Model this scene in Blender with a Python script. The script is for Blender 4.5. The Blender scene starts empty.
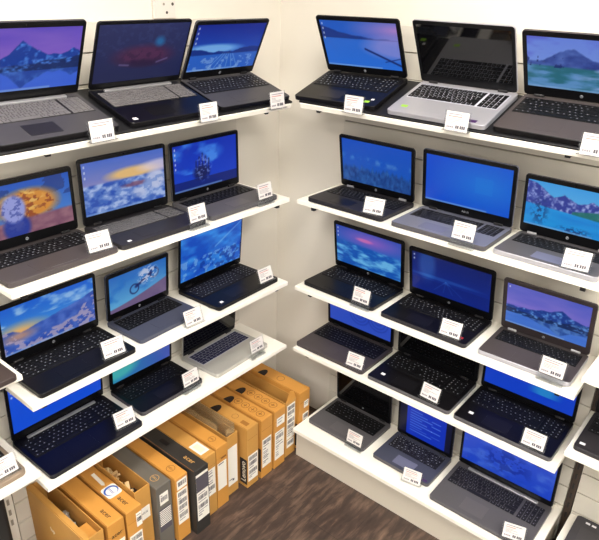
import bpy, math, random
import numpy as np
from mathutils import Matrix, Vector, Euler
R = math.radians
random.seed(7)
S = bpy.context.scene
COL = S.collection

# ---------------------------------------------------------------- colour helpers
def lin(c):
    c = np.asarray(c, float) / 255.0
    return np.where(c <= .04045, c / 12.92, ((c + .055) / 1.055) ** 2.4)
def rgba(c): return tuple(lin(c)) + (1.0,)

MATS = {}
def mat(name, col, rough=.5, metal=0., spec=.5, coat=0., noise=None, emit=None, trans=0., bump=None):
    """procedural principled material; noise=(scale, amount) mottles the colour"""
    if name in MATS: return MATS[name]
    m = bpy.data.materials.new(name); m.use_nodes = True
    nt = m.node_tree; b = nt.nodes['Principled BSDF']
    b.inputs['Base Color'].default_value = rgba(col)
    b.inputs['Roughness'].default_value = rough
    b.inputs['Metallic'].default_value = metal
    b.inputs['Specular IOR Level'].default_value = spec
    b.inputs['Coat Weight'].default_value = coat
    b.inputs['Transmission Weight'].default_value = trans
    if trans: b.inputs['IOR'].default_value = 1.12
    if emit:
        b.inputs['Emission Color'].default_value = rgba(emit[0]); b.inputs['Emission Strength'].default_value = emit[1]
    if noise:
        tc = nt.nodes.new('ShaderNodeTexCoord'); n = nt.nodes.new('ShaderNodeTexNoise')
        n.inputs['Scale'].default_value = noise[0]; n.inputs['Detail'].default_value = 4
        mp = nt.nodes.new('ShaderNodeMapRange'); mp.inputs[1].default_value = .3; mp.inputs[2].default_value = .7
        mp.inputs[3].default_value = 1 - noise[1]; mp.inputs[4].default_value = 1 + noise[1]
        mx = nt.nodes.new('ShaderNodeVectorMath'); mx.operation = 'SCALE'
        mx.inputs[0].default_value = rgba(col)[:3]
        nt.links.new(tc.outputs['Object'], n.inputs['Vector']); nt.links.new(n.outputs['Fac'], mp.inputs[0])
        nt.links.new(mp.outputs[0], mx.inputs['Scale']); nt.links.new(mx.outputs[0], b.inputs['Base Color'])
        if bump:
            bp = nt.nodes.new('ShaderNodeBump'); bp.inputs['Strength'].default_value = bump; bp.inputs['Distance'].default_value = .002
            nt.links.new(n.outputs['Fac'], bp.inputs['Height']); nt.links.new(bp.outputs[0], b.inputs['Normal'])
    MATS[name] = m
    return m

# ---------------------------------------------------------------- mesh builder
class MB:
    def __init__(s): s.v = []; s.f = []; s.m = []; s.mats = []
    def slot(s, m):
        if m not in s.mats: s.mats.append(m)
        return s.mats.index(m)
    def poly(s, pts, m):
        i = len(s.v); s.v += [tuple(p) for p in pts]; s.f.append(tuple(range(i, i + len(pts)))); s.m.append(s.slot(m))
    def box(s, a, b, m, M=None):
        (x0, y0, z0), (x1, y1, z1) = a, b
        P = [(x0,y0,z0),(x1,y0,z0),(x1,y1,z0),(x0,y1,z0),(x0,y0,z1),(x1,y0,z1),(x1,y1,z1),(x0,y1,z1)]
        if M is not None: P = [tuple(M @ Vector(p)) for p in P]
        i = len(s.v); s.v += P; k = s.slot(m)
        for q in ((0,3,2,1),(4,5,6,7),(0,1,5,4),(1,2,6,5),(2,3,7,6),(3,0,4,7)):
            s.f.append(tuple(i + j for j in q)); s.m.append(k)
    def loops(s, rings, m, cap0=True, cap1=True, capm=None):
        n = len(rings[0]); i = len(s.v); k = s.slot(m)
        for r in rings: s.v += [tuple(p) for p in r]
        for a in range(len(rings) - 1):
            for j in range(n):
                j2 = (j + 1) % n
                s.f.append((i+a*n+j, i+a*n+j2, i+(a+1)*n+j2, i+(a+1)*n+j)); s.m.append(k)
        if cap0: s.f.append(tuple(i + j for j in reversed(range(n)))); s.m.append(k)
        if cap1:
            s.f.append(tuple(i + (len(rings)-1)*n + j for j in range(n))); s.m.append(s.slot(capm) if capm else k)
    def cyl(s, c, r, h, m, n=16, M=None, r2=None):
        r2 = r if r2 is None else r2
        rings = []
        for rr, z in ((r, 0), (r2, h)):
            ring = [Vector((c[0]+rr*math.cos(2*math.pi*j/n), c[1]+rr*math.sin(2*math.pi*j/n), c[2]+z)) for j in range(n)]
            rings.append([M @ p for p in ring] if M is not None else ring)
        s.loops(rings, m)
    def slab(s, out, z0, z1, m, bev=.001, zf=None, topm=None):
        """closed outline (counter-clockwise) extruded from z0 to z1 with a small chamfer; zf(x,y)->top height"""
        cx = sum(p[0] for p in out)/len(out); cy = sum(p[1] for p in out)/len(out)
        hx = max(abs(p[0]-cx) for p in out); hy = max(abs(p[1]-cy) for p in out)
        ins = [(cx+(p[0]-cx)*(1-bev/hx), cy+(p[1]-cy)*(1-bev/hy)) for p in out]
        t = (lambda x, y: z1) if zf is None else zf
        s.loops([[(x, y, z0) for x, y in ins], [(x, y, z0+bev) for x, y in out],
                 [(x, y, t(x, y)-bev) for x, y in out], [(x, y, t(x, y)) for x, y in ins]], m, capm=topm)
    def build(s, name, parent=None, smooth=False, M=None):
        me = bpy.data.meshes.new(name)
        me.from_pydata(s.v, [], s.f)
        for mt in s.mats: me.materials.append(mt)
        me.polygons.foreach_set('material_index', s.m)
        if smooth: me.polygons.foreach_set('use_smooth', [True]*len(s.f))
        if M is not None: me.transform(M)
        me.update()
        o = bpy.data.objects.new(name, me); COL.objects.link(o)
        if parent: o.parent = parent
        return o

def rrect(w, d, r, x0=None, y0=0., n=5):
    """rounded rectangle outline, width w centred on x, from y0 to y0+d"""
    x0 = -w/2 if x0 is None else x0; o = []
    for cx, cy, a in ((x0+w-r, y0+r, -90), (x0+w-r, y0+d-r, 0), (x0+r, y0+d-r, 90), (x0+r, y0+r, 180)):
        for k in range(n+1):
            t = R(a + 90*k/n); o.append((cx+r*math.cos(t), cy+r*math.sin(t)))
    return o

def tag(o, label, cat, group=None, kind=None):
    if label: o['label'] = label
    if cat: o['category'] = cat
    if group: o['group'] = group
    if kind: o['kind'] = kind
    return o
def thing(name, loc, rot, label, cat, group=None):
    o = bpy.data.objects.new(name, None); COL.objects.link(o); o.empty_display_size = .05
    o.location = loc; o.rotation_euler = rot
    return tag(o, label, cat, group)

def text_mesh(name, txt, size, m, parent, M, ext=.0004, sx=1., label=None):
    c = bpy.data.curves.new(name, 'FONT'); c.body = txt; c.size = size; c.extrude = ext
    c.align_x = 'CENTER'; c.align_y = 'CENTER'; c.resolution_u = 3
    t = bpy.data.objects.new(name, c); COL.objects.link(t)
    me = bpy.data.meshes.new_from_object(t.evaluated_get(bpy.context.evaluated_depsgraph_get()))
    bpy.data.objects.remove(t); bpy.data.curves.remove(c)
    me.name = name; me.transform(M @ Matrix.Diagonal((sx, 1, 1, 1)))
    me.materials.clear(); me.materials.append(m)
    o = bpy.data.objects.new(name, me); COL.objects.link(o); o.parent = parent
    if label: o['label'] = label
    return o

# ---------------------------------------------------------------- the place: calibrated from the photo, metres
F_PX = 620.195; YAW, PITCH, ROLL = R(38.9148), R(24.8733), R(1.71396)
CAM = Vector((1.8942, -2.1680, 2.0863))
DL, DR = .3052, .2981               # shelf depth, left and right wall
AL, AR = .2796, .3618               # shelf ends, distance from the corner
WL, WR = 1.2, 1.1895                # bay widths
ZL = {'A': 1.6555, 'B': 1.2736, 'C': .8858, 'D': .5588}
ZR = {'E': 1.6677, 'F': 1.2840, 'G': .8893, 'H': .5780, 'I': .17}
TILT = R(17.7)
WALL = -.02                         # wall plane behind the slatwall panels

# ---------------------------------------------------------------- materials
wall_m = mat('painted_wall', (219, 213, 200), .75, noise=(3, .015))
slat_m = mat('slatwall_laminate', (210, 204, 190), .5)
groove_m = mat('slatwall_groove', (150, 142, 128), .6)
shelf_m = mat('white_shelf_laminate', (240, 235, 222), .38)
edge_m = mat('white_shelf_edge', (243, 238, 222), .45)
steel_m = mat('white_steel', (225, 220, 208), .4)
black_m = mat('black_plastic', (22, 21, 23), .45)
matb_m = mat('black_display_mat', (12, 12, 15), .55, noise=(60, .1))
darkpost_m = mat('dark_upright', (62, 50, 40), .6)
plinth_m = mat('plinth_board', (198, 190, 174), .5)
paper_m = mat('white_card', (212, 207, 202), .6)
ink_m = mat('printed_ink', (78, 74, 82), .7)
faint_m = mat('faint_print', (138, 134, 138), .7)
pink_m = mat('faint_pink_print', (190, 130, 124), .7)
acr_m = mat('clear_acrylic', (245, 247, 248), .12, trans=.97)
glyph_m = mat('key_print', (150, 152, 160), .6)
bezel_m = mat('black_bezel', (9, 9, 11), .32, spec=.25)
silver_m = mat('silver_metal', (190, 190, 192), .3, metal=.7)
off_m = mat('dark_glass_screen', (8, 8, 10), .05, spec=.6)
chrome_m = mat('pale_logo', (165, 168, 174), .3, metal=.3)

def floor_material():
    m = bpy.data.materials.new('dark_wood_plank'); m.use_nodes = True; nt = m.node_tree; b = nt.nodes['Principled BSDF']
    L = nt.links.new; N = nt.nodes.new
    tc = N('ShaderNodeTexCoord'); mp = N('ShaderNodeMapping'); mp.inputs['Rotation'].default_value = (0, 0, R(90))
    br = N('ShaderNodeTexBrick'); br.inputs['Scale'].default_value = 1.0
    br.inputs['Brick Width'].default_value = 1.2; br.inputs['Row Height'].default_value = .18; br.inputs['Mortar Size'].default_value = .0015
    br.inputs['Color1'].default_value = (.93, .93, .93, 1); br.inputs['Color2'].default_value = (1.06, 1.05, 1.04, 1); br.inputs['Mortar'].default_value = (.6, .6, .6, 1)
    L(tc.outputs['Object'], mp.inputs[0]); L(mp.outputs[0], br.inputs['Vector'])
    st = N('ShaderNodeMapping'); st.inputs['Rotation'].default_value = (0, 0, R(8)); st.inputs['Scale'].default_value = (22, 4.5, 1); L(tc.outputs['Object'], st.inputs[0])
    n = N('ShaderNodeTexNoise'); n.inputs['Scale'].default_value = 1.6; n.inputs['Detail'].default_value = 8; n.inputs['Roughness'].default_value = .62; n.inputs['Distortion'].default_value = .35
    L(st.outputs[0], n.inputs['Vector'])
    n2 = N('ShaderNodeTexNoise'); n2.inputs['Scale'].default_value = 5; n2.inputs['Detail'].default_value = 4; L(tc.outputs['Object'], n2.inputs['Vector'])
    ad = N('ShaderNodeMath'); ad.operation = 'MULTIPLY_ADD'; ad.inputs[1].default_value = .45; L(n2.outputs['Fac'], ad.inputs[0]); L(n.outputs['Fac'], ad.inputs[2])
    cr = N('ShaderNodeValToRGB'); e = cr.color_ramp.elements
    e[0].position = .46; e[0].color = rgba((38, 29, 25)); e[1].position = 1.05; e[1].color = rgba((116, 94, 78))
    k = cr.color_ramp.elements.new(.72); k.color = rgba((64, 50, 43))
    L(ad.outputs[0], cr.inputs[0])
    mx = N('ShaderNodeMix'); mx.data_type = 'RGBA'; mx.blend_type = 'MULTIPLY'; mx.inputs[0].default_value = 1
    L(cr.outputs[0], mx.inputs[6]); L(br.outputs['Color'], mx.inputs[7]); L(mx.outputs[2], b.inputs['Base Color'])
    b.inputs['Roughness'].default_value = .5
    return m

# ---------------------------------------------------------------- room
def structure(name, a, b, m):
    mb = MB(); mb.box(a, b, m); o = mb.build(name); o['kind'] = 'structure'; return o
structure('floor', (-.12, -4.6, -.06), (4.6, .12, 0), floor_material())
structure('wall_left', (-.12, -4.6, 0), (WALL, .12, 2.9), wall_m)
structure('wall_right', (WALL, -WALL, 0), (4.6, .12, 2.9), wall_m)
structure('ceiling', (-.12, -4.6, 2.9), (4.6, .12, 2.98), mat('ceiling_paint', (238, 236, 230), .8))

# slatwall panels with horizontal grooves
def slatwall(side, s0, s1, z0, z1, label):
    mb = MB(); g = .0055
    zs = [z0] + [z for z in (1.365 - .0985*k for k in range(13, -7, -1)) if z0 + .02 < z < z1 - .02] + [z1]
    P = (lambda u, v, z: (v, u, z)) if side == 'L' else (lambda u, v, z: (u, -v, z))
    def bx(u0, u1, v0, v1, a, b, m):
        p, q = P(u0, v0, a), P(u1, v1, b)
        mb.box(tuple(map(min, p, q)), tuple(map(max, p, q)), m)
    bx(s0, s1, WALL + .0005, -.012, z0, z1, groove_m)
    for a, b in zip(zs[:-1], zs[1:]):
        bx(s0, s1, -.012, -.001, a + (g/2 if a != z0 else 0), b - (g/2 if b != z1 else 0), slat_m)
    return tag(mb.build('slatwall_panel'), label, 'wall panel', 'grooved wall panels behind the shelves')
slatwall('L', -AL-WL, -AL, .0, 1.95, 'white grooved wall panel behind the left bay of shelves and cartons')
slatwall('L', -2.75, -AL-WL-.045, 0, 1.95, 'white grooved wall panel at the left edge behind the neighbouring shelves')
slatwall('R', AR, 1.558, 0, 1.95, 'white grooved wall panel behind the right bay of shelves')
slatwall('R', 1.592, 2.75, 0, 1.95, 'white grooved wall panel right of the dark upright')

# uprights between the bays
mb = MB(); mb.box((1.562, -.0015, 0), (1.588, -WALL-.0005, 1.95), darkpost_m)
for k in range(36): mb.box((1.571, -.004, .14+k*.05), (1.579, -.0013, .165+k*.05), black_m)
tag(mb.build('slotted_upright'), 'dark slotted upright in the gap between the two right-hand panels', 'upright')
mb = MB(); mb.box((WALL+.0005, -AL-WL-.04, 0), (.004, -AL-WL-.005, 1.95), steel_m)
for k in range(36): mb.box((.0035, -AL-WL-.027, .2+k*.05), (.006, -AL-WL-.018, .225+k*.05), groove_m)
tag(mb.build('slotted_upright'), 'white slotted upright at the left end of the carton row', 'upright')

# ---------------------------------------------------------------- shelves
def shelf(side, s0, s1, z, depth, label, tilt=0., mat_on=None, brk=(.05, .05)):
    """board top front edge at height z, `depth` from the panel; local x along the wall, y towards the wall"""
    L = s1 - s0
    if side == 'L': loc = (depth, s0, z); rot = (tilt, 0, R(90))
    else: loc = (s0, -depth, z); rot = (tilt, 0, 0)
    root = thing('wall_shelf', loc, rot, label, 'shelf', 'white wall shelves')
    dd = depth if not tilt else depth/math.cos(tilt) - .008
    mb = MB()
    mb.slab([(0, 0), (L, 0), (L, dd), (0, dd)], -.019, 0, shelf_m, .0012)
    mb.build('board', root)
    for x in (brk[0], L - brk[1]):
        mb = MB()
        prof = [(dd-.002, -.0195), (dd-.002, -.085), (dd-.03, -.085), (.05, -.045), (.035, -.04), (.035, -.0195)]
        if tilt: prof = [(dd-.004, -.0195), (dd-.004, -.06), (.05, -.04), (.035, -.036), (.035, -.0195)]
        mb.loops([[(x-.006, y, zz) for y, zz in prof], [(x+.006, y, zz) for y, zz in prof]], steel_m)
        b = mb.build('bracket', root)
        mb = MB(); mb.box((x-.008, .027, -.043), (x+.008, .042, -.024), black_m)
        c = mb.build('end_cap', b); c['label'] = 'black end cap'
    if mat_on:
        mb = MB(); mb.slab([(-.006, .004), (L+.006, .004), (L+.006, dd-.02), (-.006, dd-.02)], .0003, .0078, matb_m, .001)
        o = mb.build('display_mat', None); o.location = loc; o.rotation_euler = rot
        tag(o, mat_on, 'mat', 'black mats on the tilted top shelves')
    return root
LN = ('top', 'second', 'third', 'bottom')
for k, r in enumerate('ABCD'):
    shelf('L', -AL-WL, -AL, ZL[r], DL, {'A': 'tilted white top shelf of the left wall under a black mat', 'B': 'second white shelf down on the left wall', 'C': 'third white shelf down on the left wall', 'D': 'lowest white shelf on the left wall above the cartons'}[r],
          TILT if r == 'A' else 0, 'long black mat on the tilted top shelf of the left wall' if r == 'A' else None, (.19, .10) if r == 'A' else (.05, .04))
for k, r in enumerate('EFGH'):
    shelf('R', AR, AR+WR, ZR[r], DR, {'E': 'tilted white top shelf of the right wall under a black mat', 'F': 'second white shelf down on the right wall', 'G': 'third white shelf down on the right wall', 'H': 'fourth white shelf down on the right wall above the plinth'}[r],
          TILT if r == 'E' else 0, 'long black mat on the tilted top shelf of the right wall' if r == 'E' else None, (.06, .19) if r == 'E' else (.06, .06))
shelf('L', -2.70, -AL-WL-.012, 1.012, DL, 'cut-off white shelf at the left edge holding a dark brown laptop')
shelf('L', -2.70, -AL-WL-.012, .637, DL, 'cut-off white shelf at the left edge holding a taupe laptop')
shelf('R', AR+WR+.008, 2.75, .968, DR, 'empty cut-off white shelf at the right edge')
shelf('R', AR+WR+.012, 2.75, .667, DR, 'cut-off white shelf at the right edge holding a black laptop')

# plinths
def plinth(side, s0, s1, label, z=.17, front=.322, over=.024):
    P = (lambda u, v, z: (v, u, z)) if side == 'L' else (lambda u, v, z: (u, -v, z))
    loc = P(s0, 0, 0)
    root = thing('plinth', loc, (0, 0, 0), label, 'plinth')
    def bx(name, u0, u1, v0, v1, a, b, m):
        mb = MB(); p, q = P(u0, v0, a), P(u1, v1, b)
        mb.box(tuple(map(min, p, q)), tuple(map(max, p, q)), m); return mb.build(name, root)
    bx('top_board', 0, s1-s0, .001, front+over, z-.018, z, shelf_m)
    bx('kick_board', .004, s1-s0-.004, .01, front, 0, z-.0182, plinth_m)
plinth('R', .412, 1.558, 'long cream plinth under the lowest laptops of the right wall')
plinth('R', 1.592, 2.75, 'cream plinth at the bottom right corner beyond the dark upright')
plinth('L', -2.70, -AL-WL-.044, 'cream plinth at the bottom left corner beside the cartons', z=.165)

# ---------------------------------------------------------------- wallpapers painted on the laptop displays (what each display shows)
GW, GH = 120, 68
UU, VV = np.meshgrid(np.linspace(0, 1, GW+1), np.linspace(0, 1, GH+1))
def C(*c): return np.array(c, float)
def mix(a, b, t):
    t = np.clip(t, 0, 1)[..., None] if np.ndim(t) == 2 else t
    return a*(1-t) + b*t
def noise(seed, fx, fy, octv=4, gain=.5):
    rg = np.random.RandomState(seed); out = np.zeros_like(UU); amp = 1.; tot = 0
    for o in range(octv):
        gx, gy = int(fx*2**o)+2, int(fy*2**o)+2
        g = rg.rand(gy+1, gx+1); x = UU*(gx-1); y = VV*(gy-1)
        xi, yi = x.astype(int), y.astype(int); fxx, fyy = x-xi, y-yi
        fxx = fxx*fxx*(3-2*fxx); fyy = fyy*fyy*(3-2*fyy)
        out += amp*((g[yi, xi]*(1-fxx)+g[yi, xi+1]*fxx)*(1-fyy)+(g[yi+1, xi]*(1-fxx)+g[yi+1, xi+1]*fxx)*fyy)
        tot += amp; amp *= gain
    return out/tot
def ridge(seed, pts, rough=.06, f=6):
    """mountain skyline through pts, height over u"""
    xs, ys = zip(*pts)
    return np.interp(UU, xs, ys) + rough*(noise(seed, f, 1, 5, .6)[0][None, :]*2-1)
def grad(top, bot, p=1.): return mix(bot[None, None], top[None, None], VV**p)
def paint(img, col, a): return mix(img, np.broadcast_to(col, img.shape), a)
def blob(cx, cy, rx, ry, soft=.5): return np.clip((1-np.sqrt(((UU-cx)/rx)**2+((VV-cy)/ry)**2))/soft, 0, 1)
def seg(x0, y0, x1, y1, w, asp=1.77):
    px, py = (UU-x0)*asp, VV-y0; dx, dy = (x1-x0)*asp, y1-y0
    t = np.clip((px*dx+py*dy)/(dx*dx+dy*dy), 0, 1)
    return np.clip(1.3-np.hypot(px-t*dx, py-t*dy)/w, 0, 1)
def icons(img, n=4, bar=True):
    for k in range(n): img = paint(img, C(225, 232, 245), (abs(UU-.03) < .011)*(abs(VV-.93+k*.105) < .022)*.75)
    if bar: img = paint(img, C(150, 185, 235), (VV < .035)*(UU < .75)*.55)
    return img
def alps(seed, sky_t, sky_b, rock, snow, water, hor=.42, pts=None, refl=.6):
    img = grad(sky_t, sky_b)
    img = paint(img, sky_b*.5+C(255, 190, 225)*.5, noise(seed+5, 2, 5)*.35*(VV > .5))
    rd = ridge(seed, pts, .05); n = noise(seed+1, 26, 18, 4)
    m = np.clip((rd-VV)*60, 0, 1)*(VV > hor)
    img = mix(img, mix(rock[None, None], snow[None, None], np.clip((n-.5)*3.5+.25*(VV-.55), 0, 1)), m)
    w = mix(water[None, None], (water*.6+snow*.4)[None, None], noise(seed+2, 3, 14)*.8)
    rr = 2*hor-VV; mr = np.clip((rd-rr)*40, 0, 1)
    w = mix(w, mix((rock*.8)[None, None], (snow*.8)[None, None], np.clip((noise(seed+3, 16, 8)-.45)*4, 0, 1)), mr*refl)
    img = mix(img, w, np.clip((hor-VV)*80, 0, 1))
    sh = ridge(seed+9, [(0, hor+.05), (.3, hor-.01), (.6, hor+.03), (1, hor+.12)], .03, 9)
    return mix(img, mix((rock*.55)[None, None], snow[None, None], np.clip((noise(seed+4, 20, 20)-.5)*4, 0, 1)), np.clip((sh-VV)*50, 0, 1)*(VV > hor-.1)*.8)
A = {}
A['A1'] = icons(alps(1, C(84, 66, 200), C(160, 110, 210), C(18, 62, 160), C(82, 140, 235), C(60, 100, 225), .42, [(0, .45), (.25, .5), (.38, .63), (.48, .84), (.53, .75), (.62, .68), (.7, .6), (.82, .57), (.94, .68), (1, .62)]), 0)
im = grad(C(42, 48, 98), C(26, 34, 80)); im = paint(im, C(60, 70, 120), (noise(11, 22, 18, 3) > .6)*.35*(VV > .45))
im = paint(im, C(92, 40, 76), blob(.52, .44, .42, .24, .5)*.8); im = paint(im, C(50, 24, 64), (noise(71, 20, 10) > .52)*blob(.52, .4, .4, .2, .5)*.6); im = paint(im, C(34, 20, 58), blob(.52, .3, .28, .1, .6)*.7)
im = paint(im, C(132, 120, 168), seg(.26, .3, .36, .28, .018)*.6+seg(.68, .3, .8, .36, .018)*.6); im = paint(im, C(36, 110, 170), blob(.68, .68, .08, .12, .7)*.9); A['A2'] = icons(im, 0, False)
im = grad(C(8, 36, 150), C(30, 110, 225)); im = paint(im, C(130, 190, 250), blob(.3, .48, .5, .13)*.9); rd = ridge(12, [(0, .5), (.3, .42), (.6, .42), (1, .52)], .05)
im = paint(im, C(14, 50, 140), np.clip((rd-VV)*50, 0, 1)); im = paint(im, C(40, 100, 205), np.clip((.36-VV)*50, 0, 1))
for k in range(6): im = paint(im, C(150, 190, 240), seg(.46+.03*k, .36-.005*k, .3+.085*k, .05, .012)*.55)
im = paint(im, C(190, 215, 250), (noise(13, 18, 14) > .6)*(VV < .3)*.4); A['A3'] = icons(im, 4)
im = grad(C(30, 90, 200), C(90, 150, 225)); im = paint(im, C(24, 50, 120), (noise(14, 5, 4) > .55)*(VV > .6)*.6)
im = paint(im, C(226, 150, 62), blob(.56, .55, .36, .36, .35)); im = paint(im, C(150, 70, 40), (noise(15, 16, 14) > .55)*blob(.56, .52, .34, .34, .3)*.8)
im = paint(im, C(255, 214, 120), (noise(16, 12, 12) > .6)*blob(.5, .62, .26, .26, .4)*.8)
im = mix(im, mix(C(120, 72, 100)[None, None], C(176, 128, 140)[None, None], noise(17, 12, 10)), np.clip((.3+.05*UU-VV)*20, 0, 1))
im = paint(im, C(40, 62, 160), blob(.43, .16, .15, .3, .3)); im = paint(im, C(158, 166, 232), blob(.42, .52, .13, .3, .25)); im = paint(im, C(70, 84, 170), (noise(72, 24, 16) > .56)*blob(.42, .42, .15, .4, .3)*.7); A['B1'] = im
im = grad(C(72, 110, 210), C(232, 184, 196)); im = paint(im, C(96, 120, 215), np.clip((noise(20, 4, 14)-.4)*3, 0, 1)*.6*np.clip((VV-.6)*6, 0, 1)); im = paint(im, C(255, 205, 120), blob(.6, .66, .4, .14)*.9)
im = paint(im, C(240, 225, 240), blob(.95, .7, .35, .14)*.7)
im = mix(im, mix(C(44, 88, 190)[None, None], C(176, 198, 246)[None, None], np.clip((noise(21, 10, 10)-.4)*3.6, 0, 1)), np.clip((.58-VV)*30, 0, 1))
im = paint(im, C(130, 80, 110), blob(.62, .42, .22, .06)*.8); im = paint(im, C(206, 214, 245), blob(.88, .42, .17, .22, .4)*.9+blob(.66, .24, .12, .14, .5)*.7); im = paint(im, C(90, 130, 210), (noise(22, 14, 14) > .58)*(VV < .5)*.5); A['B2'] = icons(im, 3)
im = grad(C(10, 50, 190), C(14, 70, 215)); im = paint(im, C(70, 140, 245), np.clip((noise(23, 4, 4)-.5)*4, 0, 1)*(VV > .35)*.8+blob(.6, .72, .22, .2)*.5)
im = paint(im, C(4, 18, 84), (VV < .22)*.65); im = paint(im, C(10, 20, 80), blob(.42, .33, .16, .2, .5)*.9)
for k in range(5): im = paint(im, C(12, 26, 96), seg(.33+.05*k, .25, .34+.05*k, .74-.07*abs(k-2), .022)*.85)
im = paint(im, C(150, 170, 240), (noise(24, 30, 30, 2) > .62)*blob(.45, .42, .16, .34, .4)*.6); A['B3'] = icons(im, 5)
im = grad(C(24, 100, 220), C(110, 200, 250), .8); im = paint(im, C(190, 225, 255), np.clip((noise(25, 5, 5)-.5)*5, 0, 1)*(VV > .62)*.7); im = paint(im, C(255, 196, 110), blob(.17, .42, .36, .26, .9))
rd = ridge(26, [(0, .52), (.1, .5), (.18, .4), (.5, .5), (.8, .62), (1, .72)], .04); im = mix(im, mix(C(28, 66, 168)[None, None], C(96, 130, 220)[None, None], noise(27, 12, 10)), np.clip((rd-VV)*40, 0, 1))
im = paint(im, C(222, 160, 120), blob(.16, .33, .24, .16, .8)*.75); im = paint(im, C(196, 176, 200), (noise(28, 16, 14) > .52)*np.clip((ridge(29, [(0, .6), (.14, .3), (.3, .12), (.5, .24), (.8, .3), (.92, .6), (1, .68)], .05)-VV)*30, 0, 1)*.75); A['C1'] = icons(im, 0)
im = grad(C(40, 110, 200), C(110, 190, 235)); im = paint(im, C(30, 110, 205), np.clip((noise(30, 4, 4)-.5)*4, 0, 1)*.7); im = paint(im, C(120, 90, 130), np.clip((.12+.34*UU**1.5-VV)*30, 0, 1)*.9)
for cx, cy in ((.42, .45), (.78, .7)): im = paint(im, C(22, 30, 90), np.clip(1-abs(np.hypot((UU-cx)*1.77, (VV-cy))-.13)/.035, 0, 1)*.9)
im = paint(im, C(24, 34, 100), seg(.45, .5, .72, .72, .05)*.9); im = paint(im, C(206, 214, 240), (noise(31, 24, 22, 2) > .55)*blob(.66, .72, .22, .3, .4)*.9); A['C2'] = im
im = mix(C(20, 84, 205)[None, None], C(60, 150, 245)[None, None], np.clip((noise(32, 5, 6)-.3)*2.2, 0, 1)); im = paint(im, C(160, 205, 250), seg(.55, .55, 1, .95, .02)*.5+(noise(33, 16, 12) > .6)*(VV < .45)*.5)
im = paint(im, C(16, 60, 160), (noise(34, 18, 10) > .58)*(VV < .4)*(UU > .3)*.7); A['C3'] = im
A['D1'] = icons(np.broadcast_to(C(14, 84, 232), UU.shape+(3,)).copy(), 2, False)
im = mix(C(40, 140, 190)[None, None], C(70, 90, 190)[None, None], UU); im = paint(im, C(80, 200, 190), blob(.1, .3, .4, .3)*.8); im = paint(im, C(110, 120, 205), np.clip(VV*1.4-.6+.3*UU, 0, 1)*.7); A['D2'] = im
im = grad(C(34, 96, 205), C(20, 104, 226)); im = paint(im, C(186, 140, 215), blob(1, .85, .7, .34, 1)); im = paint(im, C(24, 50, 130), np.clip((ridge(35, [(0, .9), (.3, .76), (.6, .68), (1, .66)], .03)-VV)*40, 0, 1)*(VV > .62)*.85)
im = paint(im, C(100, 150, 240), np.clip((.64-VV)*20, 0, 1)*.25); im = paint(im, C(170, 155, 228), blob(1, .48, .55, .32)*.65); im = paint(im, C(20, 40, 110), seg(.56, .42, 1, .1, .026)); im = paint(im, C(20, 44, 120), seg(.8, .16, 1, .26, .014)*.8); A['E1'] = icons(im, 4)
im = grad(C(110, 140, 235), C(130, 165, 235)); im = paint(im, C(90, 96, 215), np.clip((noise(36, 3, 4)-.45)*4, 0, 1)*(VV > .55)*.8); rd = ridge(37, [(0, .52), (.15, .56), (.3, .78), (.42, .82), (.58, .62), (.75, .52), (1, .5)], .05)
im = mix(im, mix(C(30, 50, 130)[None, None], C(90, 120, 200)[None, None], noise(38, 12, 10)), np.clip((rd-VV)*40, 0, 1)); im = mix(im, mix(C(40, 110, 130)[None, None], C(96, 150, 205)[None, None], np.clip((noise(39, 6, 12)-.35)*3, 0, 1)), np.clip((.47-VV)*25, 0, 1))
im = paint(im, C(170, 190, 250), np.clip((noise(40, 5, 10)-.5)*5, 0, 1)*np.clip((UU-.45+.2*VV)*4, 0, 1)*(VV < .48)*.7); im = paint(im, C(20, 40, 110), (noise(41, 30, 6) > .55)*(abs(VV-.52) < .1)*(UU < .35)*.8); A['E3'] = icons(im, 0)
im = grad(C(18, 84, 205), C(26, 96, 200)); im = paint(im, C(110, 160, 225), np.clip((noise(42, 12, 6)-.42)*4, 0, 1)*np.clip(1-abs(VV-.6+.05*UU)/.1, 0, 1)*.6); rd = ridge(43, [(0, .42), (1, .4)], .12, 30)
im = mix(im, mix(C(10, 40, 110)[None, None], C(60, 120, 195)[None, None], noise(44, 30, 10)), np.clip((rd-VV)*12, 0, 1)*.9); A['F1'] = im
im = mix(C(8, 82, 220)[None, None], C(18, 122, 232)[None, None], blob(.72, .55, .7, .7, 1)); im = paint(im, C(20, 126, 232), (abs(UU-.7) < .1)*(abs(VV-.55) < .17)*.5); A['F2'] = icons(im, 0)
im = grad(C(70, 170, 245), C(130, 205, 250)); rd = ridge(45, [(0, .98), (.12, .95), (.3, .72), (.4, .84), (.55, .68), (.7, .78), (.85, .66), (1, .72)], .05)
im = mix(im, mix(C(52, 66, 160)[None, None], C(165, 180, 240)[None, None], np.clip((noise(46, 30, 16)-.42)*3, 0, 1)), np.clip((rd-VV)*50, 0, 1)); im = paint(im, C(30, 120, 110), np.clip((ridge(47, [(0, .4), (.5, .5), (.75, .58), (1, .62)], .03)-VV)*40, 0, 1)*(UU > .5)*.9)
im = mix(im, mix(C(20, 130, 225)[None, None], C(40, 176, 245)[None, None], noise(48, 3, 8)), np.clip((.5-.12*UU-VV)*50, 0, 1)); im = paint(im, C(20, 60, 120), (noise(49, 40, 16) > .5)*blob(.16, .34, .12, .36, .7)*.8+(noise(50, 40, 30) > .5)*blob(.55, .06, .22, .12, .7)*.8); A['F3'] = icons(im, 0)
im = grad(C(50, 80, 190), C(30, 130, 220)); im = paint(im, C(150, 100, 205), blob(.55, .8, .6, .28, 1)); im = paint(im, C(226, 120, 190), blob(.45, .78, .16, .06)*.8)
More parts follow.
